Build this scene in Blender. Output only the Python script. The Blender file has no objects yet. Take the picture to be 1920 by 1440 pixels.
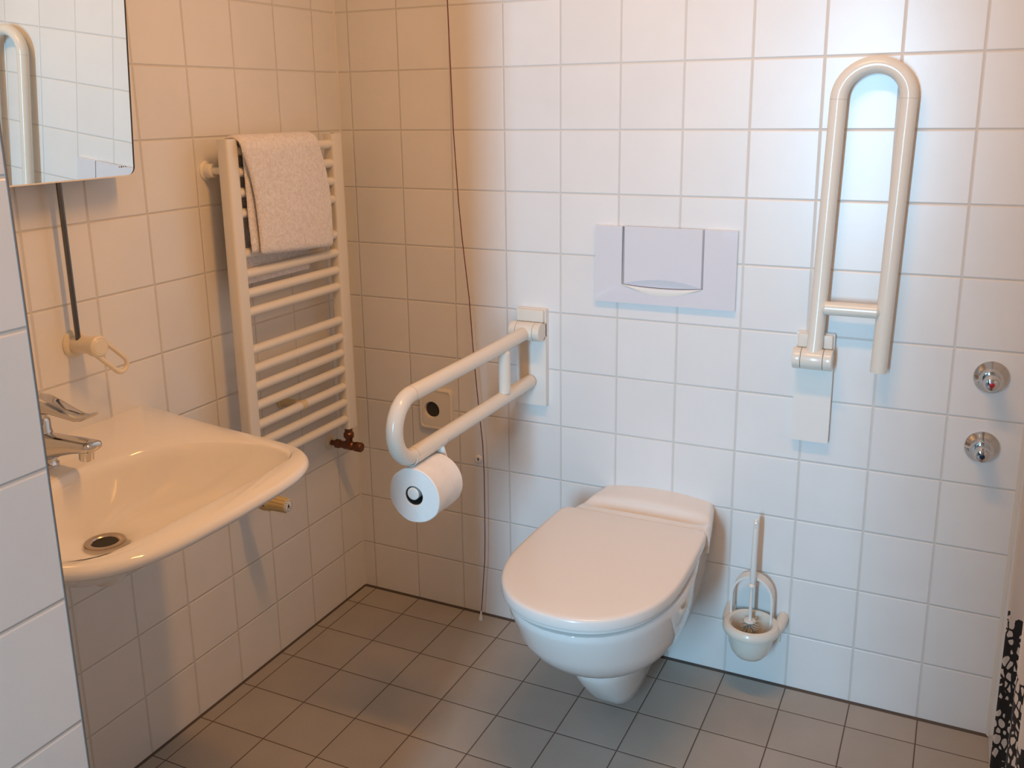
import bpy, bmesh, math, random
from mathutils import Vector, Matrix, noise
random.seed(7)
C = bpy.context.scene.collection
sc = bpy.context.scene
PI = math.pi

# ------------------------------------------------------------------ camera
cam_d = bpy.data.cameras.new('camera'); cam = bpy.data.objects.new('camera', cam_d); C.objects.link(cam)
R = Matrix(((0.9005, 0.4347, -0.0143), (0.0916, -0.2216, -0.9708), (-0.4251, 0.8729, -0.2394)))
rot = Matrix((R[0], -R[1], -R[2])).transposed()
cam.matrix_world = Matrix.Translation((1.5331, -2.1392, 1.4054)) @ rot.to_quaternion().to_matrix().to_4x4()
cam_d.sensor_width = 36.0
cam_d.lens = 1765.7 / 1920 * 36.0
cam_d.shift_x = 0.00445
cam_d.shift_y = -0.04556
cam_d.clip_start = 0.01
sc.camera = cam

# ------------------------------------------------------------------ world, lights, exposure
w = bpy.data.worlds.new('world'); sc.world = w; w.use_nodes = True
bg = w.node_tree.nodes['Background']
bg.inputs[0].default_value = (0.55, 0.72, 1.0, 1); bg.inputs[1].default_value = 0.04
sc.view_settings.view_transform = 'Standard'
sc.view_settings.look = 'None'
sc.view_settings.exposure = 0.0
sc.view_settings.gamma = 1.0

def area(name, loc, target, sx, sy, col, power):
    d = bpy.data.lights.new(name, 'AREA'); d.shape = 'RECTANGLE'; d.size = sx; d.size_y = sy
    d.color = col; d.energy = power
    o = bpy.data.objects.new(name, d); C.objects.link(o); o.location = loc
    v = Vector(target) - Vector(loc)
    o.rotation_euler = v.to_track_quat('-Z', 'Y').to_euler()
    return o
# daylight from the hall entering by the doorway behind the camera, tube lamp on the ceiling
day = area('daylight', (1.05, -3.70, 1.30), (1.05, 0.0, 1.1), 0.20, 1.30, (0.365, 0.715, 1.0), 30.5)
day.data.spread = math.radians(110)
lamp_tube = area('lamp_light', (1.10, -0.90, 2.245), (0.80, -0.90, 0), 0.07, 0.62, (1.0, 0.435, 0.095), 12.2)

# ------------------------------------------------------------------ materials
def new_mat(name):
    m = bpy.data.materials.new(name); m.use_nodes = True
    nt = m.node_tree
    return m, nt, nt.nodes['Principled BSDF']
def setc(b, col, rough, metal=0.0, spec=0.5, coat=0.0):
    b.inputs['Base Color'].default_value = (*col, 1); b.inputs['Roughness'].default_value = rough
    b.inputs['Metallic'].default_value = metal
    b.inputs['Specular IOR Level'].default_value = spec
    b.inputs['Coat Weight'].default_value = coat
def simple(name, col, rough, metal=0.0, spec=0.5, coat=0.0, bump=0.0, bscale=60.0, var=0.0):
    m, nt, b = new_mat(name); setc(b, col, rough, metal, spec, coat)
    tc = nt.nodes.new('ShaderNodeNewGeometry')
    n = nt.nodes.new('ShaderNodeTexNoise'); n.inputs['Scale'].default_value = bscale; n.inputs['Detail'].default_value = 3
    nt.links.new(tc.outputs['Position'], n.inputs['Vector'])
    if bump > 0:
        bp = nt.nodes.new('ShaderNodeBump'); bp.inputs['Strength'].default_value = 1.0; bp.inputs['Distance'].default_value = bump
        nt.links.new(n.outputs['Fac'], bp.inputs['Height']); nt.links.new(bp.outputs['Normal'], b.inputs['Normal'])
    mr = nt.nodes.new('ShaderNodeMapRange'); mr.inputs['To Min'].default_value = max(0.0, rough - 0.03); mr.inputs['To Max'].default_value = rough + 0.03
    nt.links.new(n.outputs['Fac'], mr.inputs['Value']); nt.links.new(mr.outputs[0], b.inputs['Roughness'])
    if var > 0:
        mx = nt.nodes.new('ShaderNodeMix'); mx.data_type = 'RGBA'
        mx.inputs['A'].default_value = (*[c * (1 - var) for c in col], 1); mx.inputs['B'].default_value = (*[min(1, c * (1 + var)) for c in col], 1)
        nt.links.new(n.outputs['Fac'], mx.inputs['Factor']); nt.links.new(mx.outputs['Result'], b.inputs['Base Color'])
    return m
def tile_mat(name, ua, va, ou, ov, T, tile, grout, rough, g0, g1, dist, micro=0.00012, var=0.02, speck=0.0):
    m, nt, b = new_mat(name); L = nt.links.new; N = nt.nodes.new
    geo = N('ShaderNodeNewGeometry'); sep = N('ShaderNodeSeparateXYZ'); L(geo.outputs['Position'], sep.inputs[0])
    def mth(op, a, bb=None, c=None):
        n = N('ShaderNodeMath'); n.operation = op
        for i, v in enumerate((a, bb, c)):
            if v is None: continue
            if isinstance(v, (int, float)): n.inputs[i].default_value = v
            else: L(v, n.inputs[i])
        return n.outputs[0]
    u = mth('SUBTRACT', sep.outputs[ua], ou); v = mth('SUBTRACT', sep.outputs[va], ov)
    du = mth('PINGPONG', u, T / 2); dv = mth('PINGPONG', v, T / 2)
    d = mth('MINIMUM', du, dv)
    def mr(val, a, bb, c=0.0, e=1.0, smooth=True):
        n = N('ShaderNodeMapRange'); n.interpolation_type = 'SMOOTHSTEP' if smooth else 'LINEAR'
        n.inputs['From Min'].default_value = a; n.inputs['From Max'].default_value = bb
        n.inputs['To Min'].default_value = c; n.inputs['To Max'].default_value = e
        L(val, n.inputs['Value']); return n.outputs[0]
    mask = mr(d, g0, g1)
    hgt = mr(d, g0 * 0.9, g1 + 0.0022)
    # per tile variation
    cu = mth('FLOOR', mth('DIVIDE', u, T)); cv = mth('FLOOR', mth('DIVIDE', v, T))
    comb = N('ShaderNodeCombineXYZ'); L(cu, comb.inputs[0]); L(cv, comb.inputs[1])
    wn = N('ShaderNodeTexWhiteNoise'); wn.noise_dimensions = '3D'; L(comb.outputs[0], wn.inputs['Vector'])
    tv = mr(wn.outputs['Value'], 0, 1, 1 - var, 1 + var, False)
    n1 = N('ShaderNodeTexNoise'); n1.inputs['Scale'].default_value = 9; n1.inputs['Detail'].default_value = 2; L(geo.outputs['Position'], n1.inputs['Vector'])
    n2 = N('ShaderNodeTexNoise'); n2.inputs['Scale'].default_value = 700 if speck else 260; n2.inputs['Detail'].default_value = 3; L(geo.outputs['Position'], n2.inputs['Vector'])
    bright = mth('MULTIPLY', tv, mr(n1.outputs['Fac'], 0.3, 0.7, 1 - var * 0.8, 1 + var * 0.8, False))
    if speck: bright = mth('MULTIPLY', bright, mr(n2.outputs['Fac'], 0.3, 0.7, 1 - speck, 1 + speck, False))
    sc_ = N('ShaderNodeVectorMath'); sc_.operation = 'SCALE'; sc_.inputs[0].default_value = tile; L(bright, sc_.inputs['Scale'])
    mx = N('ShaderNodeMix'); mx.data_type = 'RGBA'; mx.inputs['A'].default_value = (*grout, 1)
    L(mask, mx.inputs['Factor']); L(sc_.outputs[0], mx.inputs['B']); L(mx.outputs['Result'], b.inputs['Base Color'])
    rr = mr(mask, 0, 1, 0.8, rough, False); L(rr, b.inputs['Roughness'])
    bp = N('ShaderNodeBump'); bp.inputs['Distance'].default_value = dist; bp.inputs['Strength'].default_value = 1.0; L(hgt, bp.inputs['Height'])
    b2 = N('ShaderNodeBump'); b2.inputs['Distance'].default_value = micro; b2.inputs['Strength'].default_value = 0.6; L(n2.outputs['Fac'], b2.inputs['Height'])
    L(bp.outputs['Normal'], b2.inputs['Normal']); L(b2.outputs['Normal'], b.inputs['Normal'])
    b.inputs['Specular IOR Level'].default_value = 0.5
    return m
T = 0.15; OZ = -0.005
WT = (0.80, 0.80, 0.79); GR = (0.66, 0.635, 0.585)
M = {}
M['wall_back'] = tile_mat('white_tiles_back', 0, 2, 0.0401, OZ, T, WT, GR, 0.28, 0.0008, 0.0015, 0.0013)
M['wall_left'] = tile_mat('white_tiles_left', 1, 2, -0.0954, OZ, T, WT, GR, 0.28, 0.0008, 0.0015, 0.0013)
M['wall_stub'] = tile_mat('white_tiles_partition', 1, 2, -1.5175, OZ, T, WT, GR, 0.28, 0.0008, 0.0015, 0.0013)
M['wall_right'] = tile_mat('white_tiles_right', 1, 2, -0.0954, OZ, T, WT, GR, 0.28, 0.0008, 0.0015, 0.0013)
M['floor'] = tile_mat('grey_floor_tiles', 0, 1, 0.0419, -0.0988, T, (0.40, 0.372, 0.335), (0.10, 0.072, 0.055), 0.55, 0.0009, 0.0017, 0.0007, 0.0002, 0.05, 0.16)
M['ceiling'] = simple('ceiling_paint', (0.80, 0.79, 0.77), 0.9, bump=0.0003, bscale=80)
M['caulk'] = simple('white_joint', (0.74, 0.72, 0.67), 0.5, bump=0.0002)
M['floor_joint'] = simple('dark_joint', (0.075, 0.06, 0.05), 0.6, bump=0.0003)
M['trim'] = simple('steel_trim', (0.22, 0.21, 0.20), 0.8, spec=0.15)
M['ceramic'] = simple('white_ceramic', (0.84, 0.83, 0.81), 0.07, coat=0.4)
M['seat'] = simple('white_seat_plastic', (0.82, 0.80, 0.775), 0.22, coat=0.15)
M['nylon'] = simple('cream_nylon', (0.77, 0.74, 0.665), 0.20, spec=0.4, coat=0.08)
M['nylon_white'] = simple('white_plastic', (0.82, 0.81, 0.77), 0.25)
M['plate'] = simple('flush_plate_plastic', (0.72, 0.735, 0.79), 0.06, coat=0.3)
M['beige'] = simple('beige_plastic', (0.80, 0.73, 0.59), 0.3)
M['socket'] = simple('pale_socket_plastic', (0.79, 0.745, 0.66), 0.3)
M['enamel'] = simple('white_enamel', (0.84, 0.81, 0.74), 0.3)
M['chrome'] = simple('chrome', (0.62, 0.61, 0.60), 0.06, metal=1.0)
M['steel'] = simple('brushed_drain_steel', (0.50, 0.43, 0.36), 0.25, metal=1.0)
M['brass'] = simple('browned_brass', (0.20, 0.085, 0.045), 0.35, metal=0.8, bump=0.0004)
M['seam'] = simple('seam_line', (0.40, 0.37, 0.31), 0.5)
M['dark'] = simple('dark_gap', (0.02, 0.018, 0.016), 0.7)
M['red'] = simple('red_mark', (0.45, 0.01, 0.02), 0.25)
M['navy'] = simple('dark_blue_mark', (0.012, 0.016, 0.045), 0.25)
M['cord'] = simple('red_cord', (0.16, 0.03, 0.045), 0.7)
M['shaded_edge'] = simple('shaded_mirror_edge', (0.035, 0.025, 0.02), 0.5)
M['paper'] = simple('toilet_paper', (0.84, 0.83, 0.81), 0.95, bump=0.0006, bscale=90)
M['bristle'] = simple('pale_bristles', (0.62, 0.57, 0.47), 0.8)
M['mirror'] = simple('mirror_glass', (0.90, 0.95, 0.925), 0.0, metal=1.0)
M['mirror'].node_tree.nodes['Principled BSDF'].inputs['Roughness'].default_value = 0.0
for l in list(M['mirror'].node_tree.links):
    if l.to_socket.name == 'Roughness': M['mirror'].node_tree.links.remove(l)
# terry cloth
def terry():
    m, nt, b = new_mat('terry_cloth'); L = nt.links.new; N = nt.nodes.new
    setc(b, (0.84, 0.80, 0.78), 0.95, spec=0.1); b.inputs['Sheen Weight'].default_value = 0.4
    g = N('ShaderNodeNewGeometry'); v = N('ShaderNodeTexVoronoi'); v.inputs['Scale'].default_value = 420; L(g.outputs['Position'], v.inputs['Vector'])
    n = N('ShaderNodeTexNoise'); n.inputs['Scale'].default_value = 150; n.inputs['Detail'].default_value = 4; L(g.outputs['Position'], n.inputs['Vector'])
    a = N('ShaderNodeMath'); a.operation = 'SUBTRACT'; L(n.outputs['Fac'], a.inputs[0]); L(v.outputs['Distance'], a.inputs[1])
    bp = N('ShaderNodeBump'); bp.inputs['Distance'].default_value = 0.0013; L(a.outputs[0], bp.inputs['Height']); L(bp.outputs['Normal'], b.inputs['Normal'])
    mx = N('ShaderNodeMix'); mx.data_type = 'RGBA'; mx.inputs['A'].default_value = (0.80, 0.76, 0.76, 1); mx.inputs['B'].default_value = (0.95, 0.92, 0.93, 1)
    mr = N('ShaderNodeMapRange'); mr.inputs['From Min'].default_value = 0.3; mr.inputs['From Max'].default_value = 0.65
    L(n.outputs['Fac'], mr.inputs['Value']); L(mr.outputs[0], mx.inputs['Factor']); L(mx.outputs['Result'], b.inputs['Base Color'])
    return m
M['terry'] = terry()
# curtain with a black reptile-skin like print on its lower part
def curtain_mat():
    m, nt, b = new_mat('printed_curtain'); L = nt.links.new; N = nt.nodes.new
    setc(b, (0.8, 0.8, 0.8), 0.6)
    uv = N('ShaderNodeUVMap'); uv.uv_map = 'cloth'
    sep = N('ShaderNodeSeparateXYZ'); L(uv.outputs[0], sep.inputs[0])
    nz = N('ShaderNodeTexNoise'); nz.inputs['Scale'].default_value = 22; nz.inputs['Detail'].default_value = 2; L(uv.outputs[0], nz.inputs['Vector'])
    vm = N('ShaderNodeVectorMath'); vm.operation = 'SCALE'; L(nz.outputs['Color'], vm.inputs[0]); vm.inputs['Scale'].default_value = 0.014
    ad = N('ShaderNodeVectorMath'); ad.operation = 'ADD'; L(uv.outputs[0], ad.inputs[0]); L(vm.outputs[0], ad.inputs[1])
    mp = N('ShaderNodeMapping'); mp.inputs['Scale'].default_value = (110, 66, 1); mp.inputs['Rotation'].default_value = (0, 0, 0.2); L(ad.outputs[0], mp.inputs['Vector'])
    vo = N('ShaderNodeTexVoronoi'); vo.feature = 'DISTANCE_TO_EDGE'; vo.inputs['Scale'].default_value = 1.0; vo.inputs['Randomness'].default_value = 0.7
    v1 = N('ShaderNodeTexVoronoi'); v1.feature = 'F1'; v1.inputs['Scale'].default_value = 1.0; v1.inputs['Randomness'].default_value = 0.7; L(mp.outputs[0], v1.inputs['Vector']); L(mp.outputs[0], vo.inputs['Vector'])
    n2 = N('ShaderNodeTexNoise'); n2.inputs['Scale'].default_value = 16; n2.inputs['Detail'].default_value = 1; L(uv.outputs[0], n2.inputs['Vector'])
    th = N('ShaderNodeMapRange'); th.inputs['From Min'].default_value = 0.35; th.inputs['From Max'].default_value = 0.7; th.inputs['To Min'].default_value = 0.07; th.inputs['To Max'].default_value = 0.20
    L(n2.outputs['Fac'], th.inputs['Value'])
    cell = N('ShaderNodeMath'); cell.operation = 'MULTIPLY'
    g1 = N('ShaderNodeMath'); g1.operation = 'GREATER_THAN'; L(vo.outputs['Distance'], g1.inputs[0]); L(th.outputs[0], g1.inputs[1])
    g2 = N('ShaderNodeMath'); g2.operation = 'LESS_THAN'; L(v1.outputs['Distance'], g2.inputs[0]); g2.inputs[1].default_value = 0.55
    L(g1.outputs[0], cell.inputs[0]); L(g2.outputs[0], cell.inputs[1])
    # print boundary: v + wobble + slope*u > limit -> plain cloth
    n3 = N('ShaderNodeTexNoise'); n3.inputs['Scale'].default_value = 60; n3.inputs['Detail'].default_value = 3; L(uv.outputs[0], n3.inputs['Vector'])
    a1 = N('ShaderNodeMath'); a1.operation = 'MULTIPLY_ADD'; L(sep.outputs[0], a1.inputs[0]); a1.inputs[1].default_value = 0.15; L(sep.outputs[1], a1.inputs[2])
    a2 = N('ShaderNodeMath'); a2.operation = 'MULTIPLY_ADD'; L(n3.outputs['Fac'], a2.inputs[0]); a2.inputs[1].default_value = 0.05; L(a1.outputs[0], a2.inputs[2])
    top = N('ShaderNodeMath'); top.operation = 'GREATER_THAN'; L(a2.outputs[0], top.inputs[0]); top.inputs[1].default_value = 0.742
    mxx = N('ShaderNodeMath'); mxx.operation = 'MAXIMUM'; L(top.outputs[0], mxx.inputs[0]); L(cell.outputs[0], mxx.inputs[1])
    mx = N('ShaderNodeMix'); mx.data_type = 'RGBA'; mx.inputs['A'].default_value = (0.012, 0.012, 0.014, 1); mx.inputs['B'].default_value = (0.78, 0.77, 0.77, 1)
    L(mxx.outputs[0], mx.inputs['Factor']); L(mx.outputs['Result'], b.inputs['Base Color'])
    return m
M['curtain'] = curtain_mat()
m, nt, b = new_mat('lamp_tube'); b.inputs['Emission Color'].default_value = (1.0, 0.68, 0.38, 1); b.inputs['Emission Strength'].default_value = 2.0
setc(b, (0.9, 0.9, 0.88), 0.3); M['tube'] = m

# ------------------------------------------------------------------ mesh helpers
def obj(name, bm, mat, parent=None, smooth=True, angle=35):
    me = bpy.data.meshes.new(name)
    bmesh.ops.recalc_face_normals(bm, faces=bm.faces)
    if smooth:
        for f in bm.faces: f.smooth = True
        lim = math.radians(angle)
        for e in bm.edges:
            if len(e.link_faces) == 2 and e.calc_face_angle(0) > lim: e.smooth = False
    bm.to_mesh(me); bm.free()
    me.materials.append(mat if not isinstance(mat, str) else M[mat])
    o = bpy.data.objects.new(name, me); C.objects.link(o)
    if parent is not None:
        o.parent = parent; o.matrix_parent_inverse = Matrix.Translation(-parent.location)
    return o
def thing(name, label, cat, loc, group=None):
    o = bpy.data.objects.new(name, None); C.objects.link(o); o.location = loc; o.empty_display_size = 0.05
    o['label'] = label; o['category'] = cat
    if group: o['group'] = group
    return o
def tag(o, label, cat, group=None):
    o['label'] = label; o['category'] = cat
    if group: o['group'] = group
    return o
def struct(name, bm, m, label=None):
    o = obj(name, bm, m); o['kind'] = 'structure'
    if label: o['label'] = label
    return o
def box(bm, x0, x1, y0, y1, z0, z1, bev=0.0, seg=3):
    r = bmesh.ops.create_cube(bm, size=1.0)
    vs = r['verts']
    for v in vs: v.co = Vector((x0 + (v.co.x + .5) * (x1 - x0), y0 + (v.co.y + .5) * (y1 - y0), z0 + (v.co.z + .5) * (z1 - z0)))
    if bev > 0:
        es = list({e for v in vs for e in v.link_edges})
        bmesh.ops.bevel(bm, geom=es, offset=bev, segments=seg, affect='EDGES', profile=0.5)
    return bm
def B(*a, **k):
    return box(bmesh.new(), *a, **k)
def tube(bm, pts, r, n=24, caps=True):
    pts = [Vector(p) for p in pts]; rs = r if isinstance(r, (list, tuple)) else [r] * len(pts)
    rings = []; up = None
    for i, p in enumerate(pts):
        t = (pts[min(i + 1, len(pts) - 1)] - pts[max(i - 1, 0)]).normalized()
        if up is None:
            up = Vector((0, 0, 1)) if abs(t.z) < 0.9 else Vector((1, 0, 0))
        u = (up - t * up.dot(t)).normalized(); up = u; v = t.cross(u)
        rings.append([bm.verts.new(p + (u * math.cos(2 * PI * k / n) + v * math.sin(2 * PI * k / n)) * rs[i]) for k in range(n)])
    for a, b_ in zip(rings, rings[1:]):
        for k in range(n): bm.faces.new((a[k], a[(k + 1) % n], b_[(k + 1) % n], b_[k]))
    if caps:
        bm.faces.new(rings[0][::-1]); bm.faces.new(rings[-1])
    return bm
def cyl(bm, a, b_, r, n=32, bev=0.0):
    """solid of revolution along a->b with rounded rims"""
    a = Vector(a); b_ = Vector(b_); t = (b_ - a).normalized(); L = (b_ - a).length
    if bev <= 0: return tube(bm, [a, b_], r, n)
    prof = [(0, r - bev)] + [(bev - bev * math.cos(q), r - bev + bev * math.sin(q)) for q in (PI / 6, PI / 3, PI / 2)]
    prof += [(L - s, rr) for s, rr in reversed(prof)]
    return lathe(bm, a, t, prof, n)
def lathe(bm, o, axis, prof, n=40, close=True):
    """prof: list of (s along axis, radius)"""
    o = Vector(o); t = Vector(axis).normalized()
    u = (Vector((0, 0, 1)) if abs(t.z) < 0.9 else Vector((1, 0, 0))); u = (u - t * u.dot(t)).normalized(); v = t.cross(u)
    rings = []
    for s, r in prof:
        r = max(r, 1e-5)
        rings.append([bm.verts.new(o + t * s + (u * math.cos(2 * PI * k / n) + v * math.sin(2 * PI * k / n)) * r) for k in range(n)])
    for a, b_ in zip(rings, rings[1:]):
        for k in range(n): bm.faces.new((a[k], a[(k + 1) % n], b_[(k + 1) % n], b_[k]))
    if close: bm.faces.new(rings[0][::-1]); bm.faces.new(rings[-1])
    return bm
def loft(bm, rings, cap0=True, cap1=True):
    R_ = [[bm.verts.new(p) for p in r] for r in rings]; n = len(R_[0])
    for a, b_ in zip(R_, R_[1:]):
        for k in range(n): bm.faces.new((a[k], a[(k + 1) % n], b_[(k + 1) % n], b_[k]))
    if cap0: bm.faces.new(R_[0][::-1])
    if cap1: bm.faces.new(R_[-1])
    return bm
def prism(bm, poly, h, origin, ux, uy):
    """extrude 2d polygon by vector h"""
    o = Vector(origin); ux = Vector(ux); uy = Vector(uy); h = Vector(h)
    a = [bm.verts.new(o + ux * x + uy * y) for x, y in poly]; b_ = [bm.verts.new(v.co + h) for v in a]
    n = len(a)
    bm.faces.new(a[::-1]); bm.faces.new(b_)
    for k in range(n): bm.faces.new((a[k], a[(k + 1) % n], b_[(k + 1) % n], b_[k]))
    return bm
def rrect(x0, x1, y0, y1, r, n=6):
    out = []
    for cx, cy, a0 in ((x1 - r, y1 - r, 0), (x0 + r, y1 - r, PI / 2), (x0 + r, y0 + r, PI), (x1 - r, y0 + r, 3 * PI / 2)):
        for i in range(n + 1):
            a = a0 + PI / 2 * i / n; out.append((cx + r * math.cos(a), cy + r * math.sin(a)))
    return out
def bevel_all(bm, off, seg=2, ang=40):
    es = [e for e in bm.edges if len(e.link_faces) == 2 and e.calc_face_angle(0) > math.radians(ang)]
    bmesh.ops.bevel(bm, geom=es, offset=off, segments=seg, affect='EDGES', profile=0.5)
    return bm
def resample(P, n, closed=False):
    P = [Vector(p) for p in P]
    if closed: P = P + [P[0]]
    d = [0]
    for a, b_ in zip(P, P[1:]): d.append(d[-1] + (b_ - a).length)
    out = []; j = 0
    m_ = n if closed else n - 1
    for i in range(n):
        s = d[-1] * i / m_
        while j < len(d) - 2 and d[j + 1] < s: j += 1
        f = (s - d[j]) / max(d[j + 1] - d[j], 1e-9); out.append(P[j].lerp(P[j + 1], f))
    return out

# ------------------------------------------------------------------ the room
XR, YF, H = 1.69, -2.60, 2.35
struct('floor', B(-0.1, XR + 0.1, YF - 1.2, 0.1, -0.1, 0.0), M['floor'])
struct('ceiling', B(-0.1, XR + 0.1, YF - 0.1, 0.1, H, H + 0.1), M['ceiling'])
struct('wall_back', B(-0.1, XR + 0.1, 0.0, 0.1, 0, H), M['wall_back'])
struct('wall_left', B(-0.1, 0.0, YF, 0.0, 0, H), M['wall_left'])
struct('wall_right', B(XR, XR + 0.1, YF, 0.0, 0, H), M['wall_right'])
struct('wall_partition', B(0.0, 0.6985, YF, -1.5225, 0, H), M['wall_stub'])
DX0, DX1, DZ = 0.74, 1.22, 2.05
bm = bmesh.new()   # front wall with the doorway behind the camera
box(bm, 0.6985, DX0, YF - 0.1, YF, 0, H); box(bm, DX1, XR, YF - 0.1, YF, 0, H); box(bm, DX0, DX1, YF - 0.1, YF, DZ, H)
struct('wall_front', bm, M['ceiling'])
bm = bmesh.new()
for a in ((DX0 - 0.02, DX0 + 0.012, 0, DZ), (DX1 - 0.012, DX1 + 0.03, 0, DZ), (DX0 - 0.02, DX1 + 0.03, DZ - 0.012, DZ + 0.03)):
    box(bm, a[0], a[1], YF - 0.11, YF + 0.012, a[2], a[3])
struct('door_1', bm, M['nylon_white'])
# joints along the corners and the metal edge of the partition
struct('trim_1', prism(bmesh.new(), [(0, 0), (0.004, 0), (0, 0.004)], (0, 0, H), (0, 0, 0), (1, 0, 0), (0, -1, 0)), M['caulk'])
struct('trim_2', prism(bmesh.new(), [(0, 0), (0.006, 0), (0, 0.006)], (0, 0, H), (XR, 0, 0), (-1, 0, 0), (0, -1, 0)), M['caulk'])
bm = bmesh.new()
prism(bm, [(0, 0), (0.007, 0), (0, 0.004)], (XR, 0, 0), (0, 0, 0), (0, -1, 0), (0, 0, 1))
prism(bm, [(0, 0), (0.006, 0), (0, 0.003)], (0, -1.5225, 0), (0, 0, 0), (1, 0, 0), (0, 0, 1))
struct('trim_3', bm, M['floor_joint'])
struct('trim_4', B(0.6955, 0.6989, -1.5240, -1.5212, 0, H, bev=0.0005, seg=2), M['trim'])

# ------------------------------------------------------------------ ceiling lamp (above the view)
t = thing('ceiling_lamp', 'long narrow tube lamp fixed to the ceiling above the room', 'lamp', (1.10, -0.90, H))
obj('lamp_housing', B(1.06, 1.14, -1.24, -0.56, 2.29, H, bev=0.008), M['enamel'], t)
obj('lamp_bulb', cyl(bmesh.new(), (1.10, -1.21, 2.27), (1.10, -0.59, 2.27), 0.013, 20, 0.003), M['tube'], t)
for y in (-1.215, -0.585): obj('lamp_socket', B(1.085, 1.115, y - 0.008, y + 0.008, 2.252, 2.292, bev=0.003), M['enamel'], t)

# ------------------------------------------------------------------ toilet
TX = 0.893
def dring(cx, z, hb, hm, yf, y0=0.0, ym=-0.22, n=2.3, N=30, tip=0.0):
    """outline: straight back at y0 (half hb), half hm at ym, rounded front to yf"""
    P = [(0, y0), (hb, y0)]
    for i in range(1, 7):
        f = i / 7; s = f * f * (3 - 2 * f); P.append((hb + (hm - hb) * s, y0 + (ym - y0) * f))
    for i in range(25):
        a = PI / 2 * i / 24
        P.append((hm * max(math.cos(a), 0) ** (2 / n), ym + (yf - ym) * math.sin(a) ** (2 / n)))
    P = resample([(x, y, 0) for x, y in P], N)
    right = [(cx + p.x, p.y, z) for p in P]; left = [(cx - p.x, p.y, z) for p in P[-2:0:-1]]
    return right + left
t = thing('wall_hung_toilet', 'white wall-hung toilet with closed lid on the back wall', 'toilet', (TX, -0.3, 0.05))
bm = bmesh.new()
secs = [  # z, back half, mid half, front y, mid y, exponent
    (0.190, 0.030, 0.030, -0.350, -0.24, 2.1), (0.1915, 0.048, 0.050, -0.378, -0.25, 2.1), (0.198, 0.066, 0.074, -0.408, -0.26, 2.1), (0.209, 0.082, 0.098, -0.440, -0.27, 2.1),
    (0.224, 0.098, 0.119, -0.474, -0.28, 2.1), (0.243, 0.112, 0.137, -0.508, -0.30, 2.15), (0.266, 0.124, 0.153, -0.544, -0.31, 2.2), (0.295, 0.132, 0.167, -0.577, -0.33, 2.2),
    (0.33, 0.138, 0.177, -0.605, -0.35, 2.2), (0.37, 0.142, 0.182, -0.622, -0.36, 2.2), (0.395, 0.145, 0.1855, -0.636, -0.37, 2.2),
    (0.407, 0.146, 0.186, -0.639, -0.37, 2.2), (0.4125, 0.145, 0.184, -0.637, -0.37, 2.2), (0.4145, 0.143, 0.180, -0.632, -0.37, 2.2), (0.4145, 0.120, 0.150, -0.600, -0.37, 2.2)]
loft(bm, [dring(TX + 0.004, z, hb, hm, yf, ym=ym, n=n) for z, hb, hm, yf, ym, n in secs])
obj('bowl', bm, M['ceramic'], t)
bm = bmesh.new(); tr = [(0.050, 0.036, 0.042, -0.302, 3.6), (0.0515, 0.042, 0.049, -0.310, 3.6), (0.056, 0.045, 0.053, -0.317, 3.6), (0.08, 0.048, 0.058, -0.342, 3.4), (0.11, 0.052, 0.065, -0.371, 3.2), (0.14, 0.057, 0.074, -0.398, 2.9), (0.165, 0.062, 0.083, -0.418, 2.6), (0.19, 0.070, 0.094, -0.434, 2.4), (0.23, 0.075, 0.100, -0.434, 2.2)]
loft(bm, [dring(TX - 0.006, z, hb, hm, yf, ym=-0.20, n=n) for z, hb, hm, yf, n in tr])
obj('trapway', bm, M['ceramic'], t)
bm = bmesh.new(); fl = [(0.040, 0.020), (0.046, 0.042), (0.056, 0.058), (0.08, 0.076), (0.11, 0.092), (0.141, 0.104), (0.18, 0.117), (0.217, 0.126), (0.27, 0.136), (0.314, 0.142), (0.37, 0.148), (0.41, 0.150)]
loft(bm, [dring(TX + 0.002, z, hb, hb * 0.93, -0.03 - 0.55 * hb, ym=-0.02, n=2.0) for z, hb in fl])
obj('wall_flange', bm, M['ceramic'], t)
# raised ledge behind the lid: arched top, shallow hollow in front
bm = bmesh.new()
NX, NY = 48, 40; grid = []
for j in range(NY + 1):
    f = j / NY; y = -0.172 * f; row = []
    for i in range(NX + 1):
        s = -1 + 2 * i / NX; half = 0.143 + 0.030 * f
        arch = 0.4525 + 0.014 * (1 - s * s) * (1 - f) ** 0.8 - 0.002 * f
        hollow = 0.021 * math.exp(-((y + 0.104) / 0.021) ** 2) * max(0, 1 - abs(s) ** 4)
        edge = 0.012 * max(0, (abs(s) - 0.93) / 0.07) ** 2
        z = arch - hollow - edge
        row.append(bm.verts.new((TX + 0.012 + s * half, y, z)))
    grid.append(row)
for j in range(NY):
    for i in range(NX): bm.faces.new((grid[j][i], grid[j][i + 1], grid[j + 1][i + 1], grid[j + 1][i]))
bed = [e for e in bm.edges if e.is_boundary]
ex = bmesh.ops.extrude_edge_only(bm, edges=bed); lo = [v for v in ex['geom'] if isinstance(v, bmesh.types.BMVert)]
for v in lo: v.co.z = 0.405
bmesh.ops.contextual_create(bm, geom=[e for e in bm.edges if e.is_boundary])
obj('cistern_ledge', bm, M['ceramic'], t, angle=75)
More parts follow.
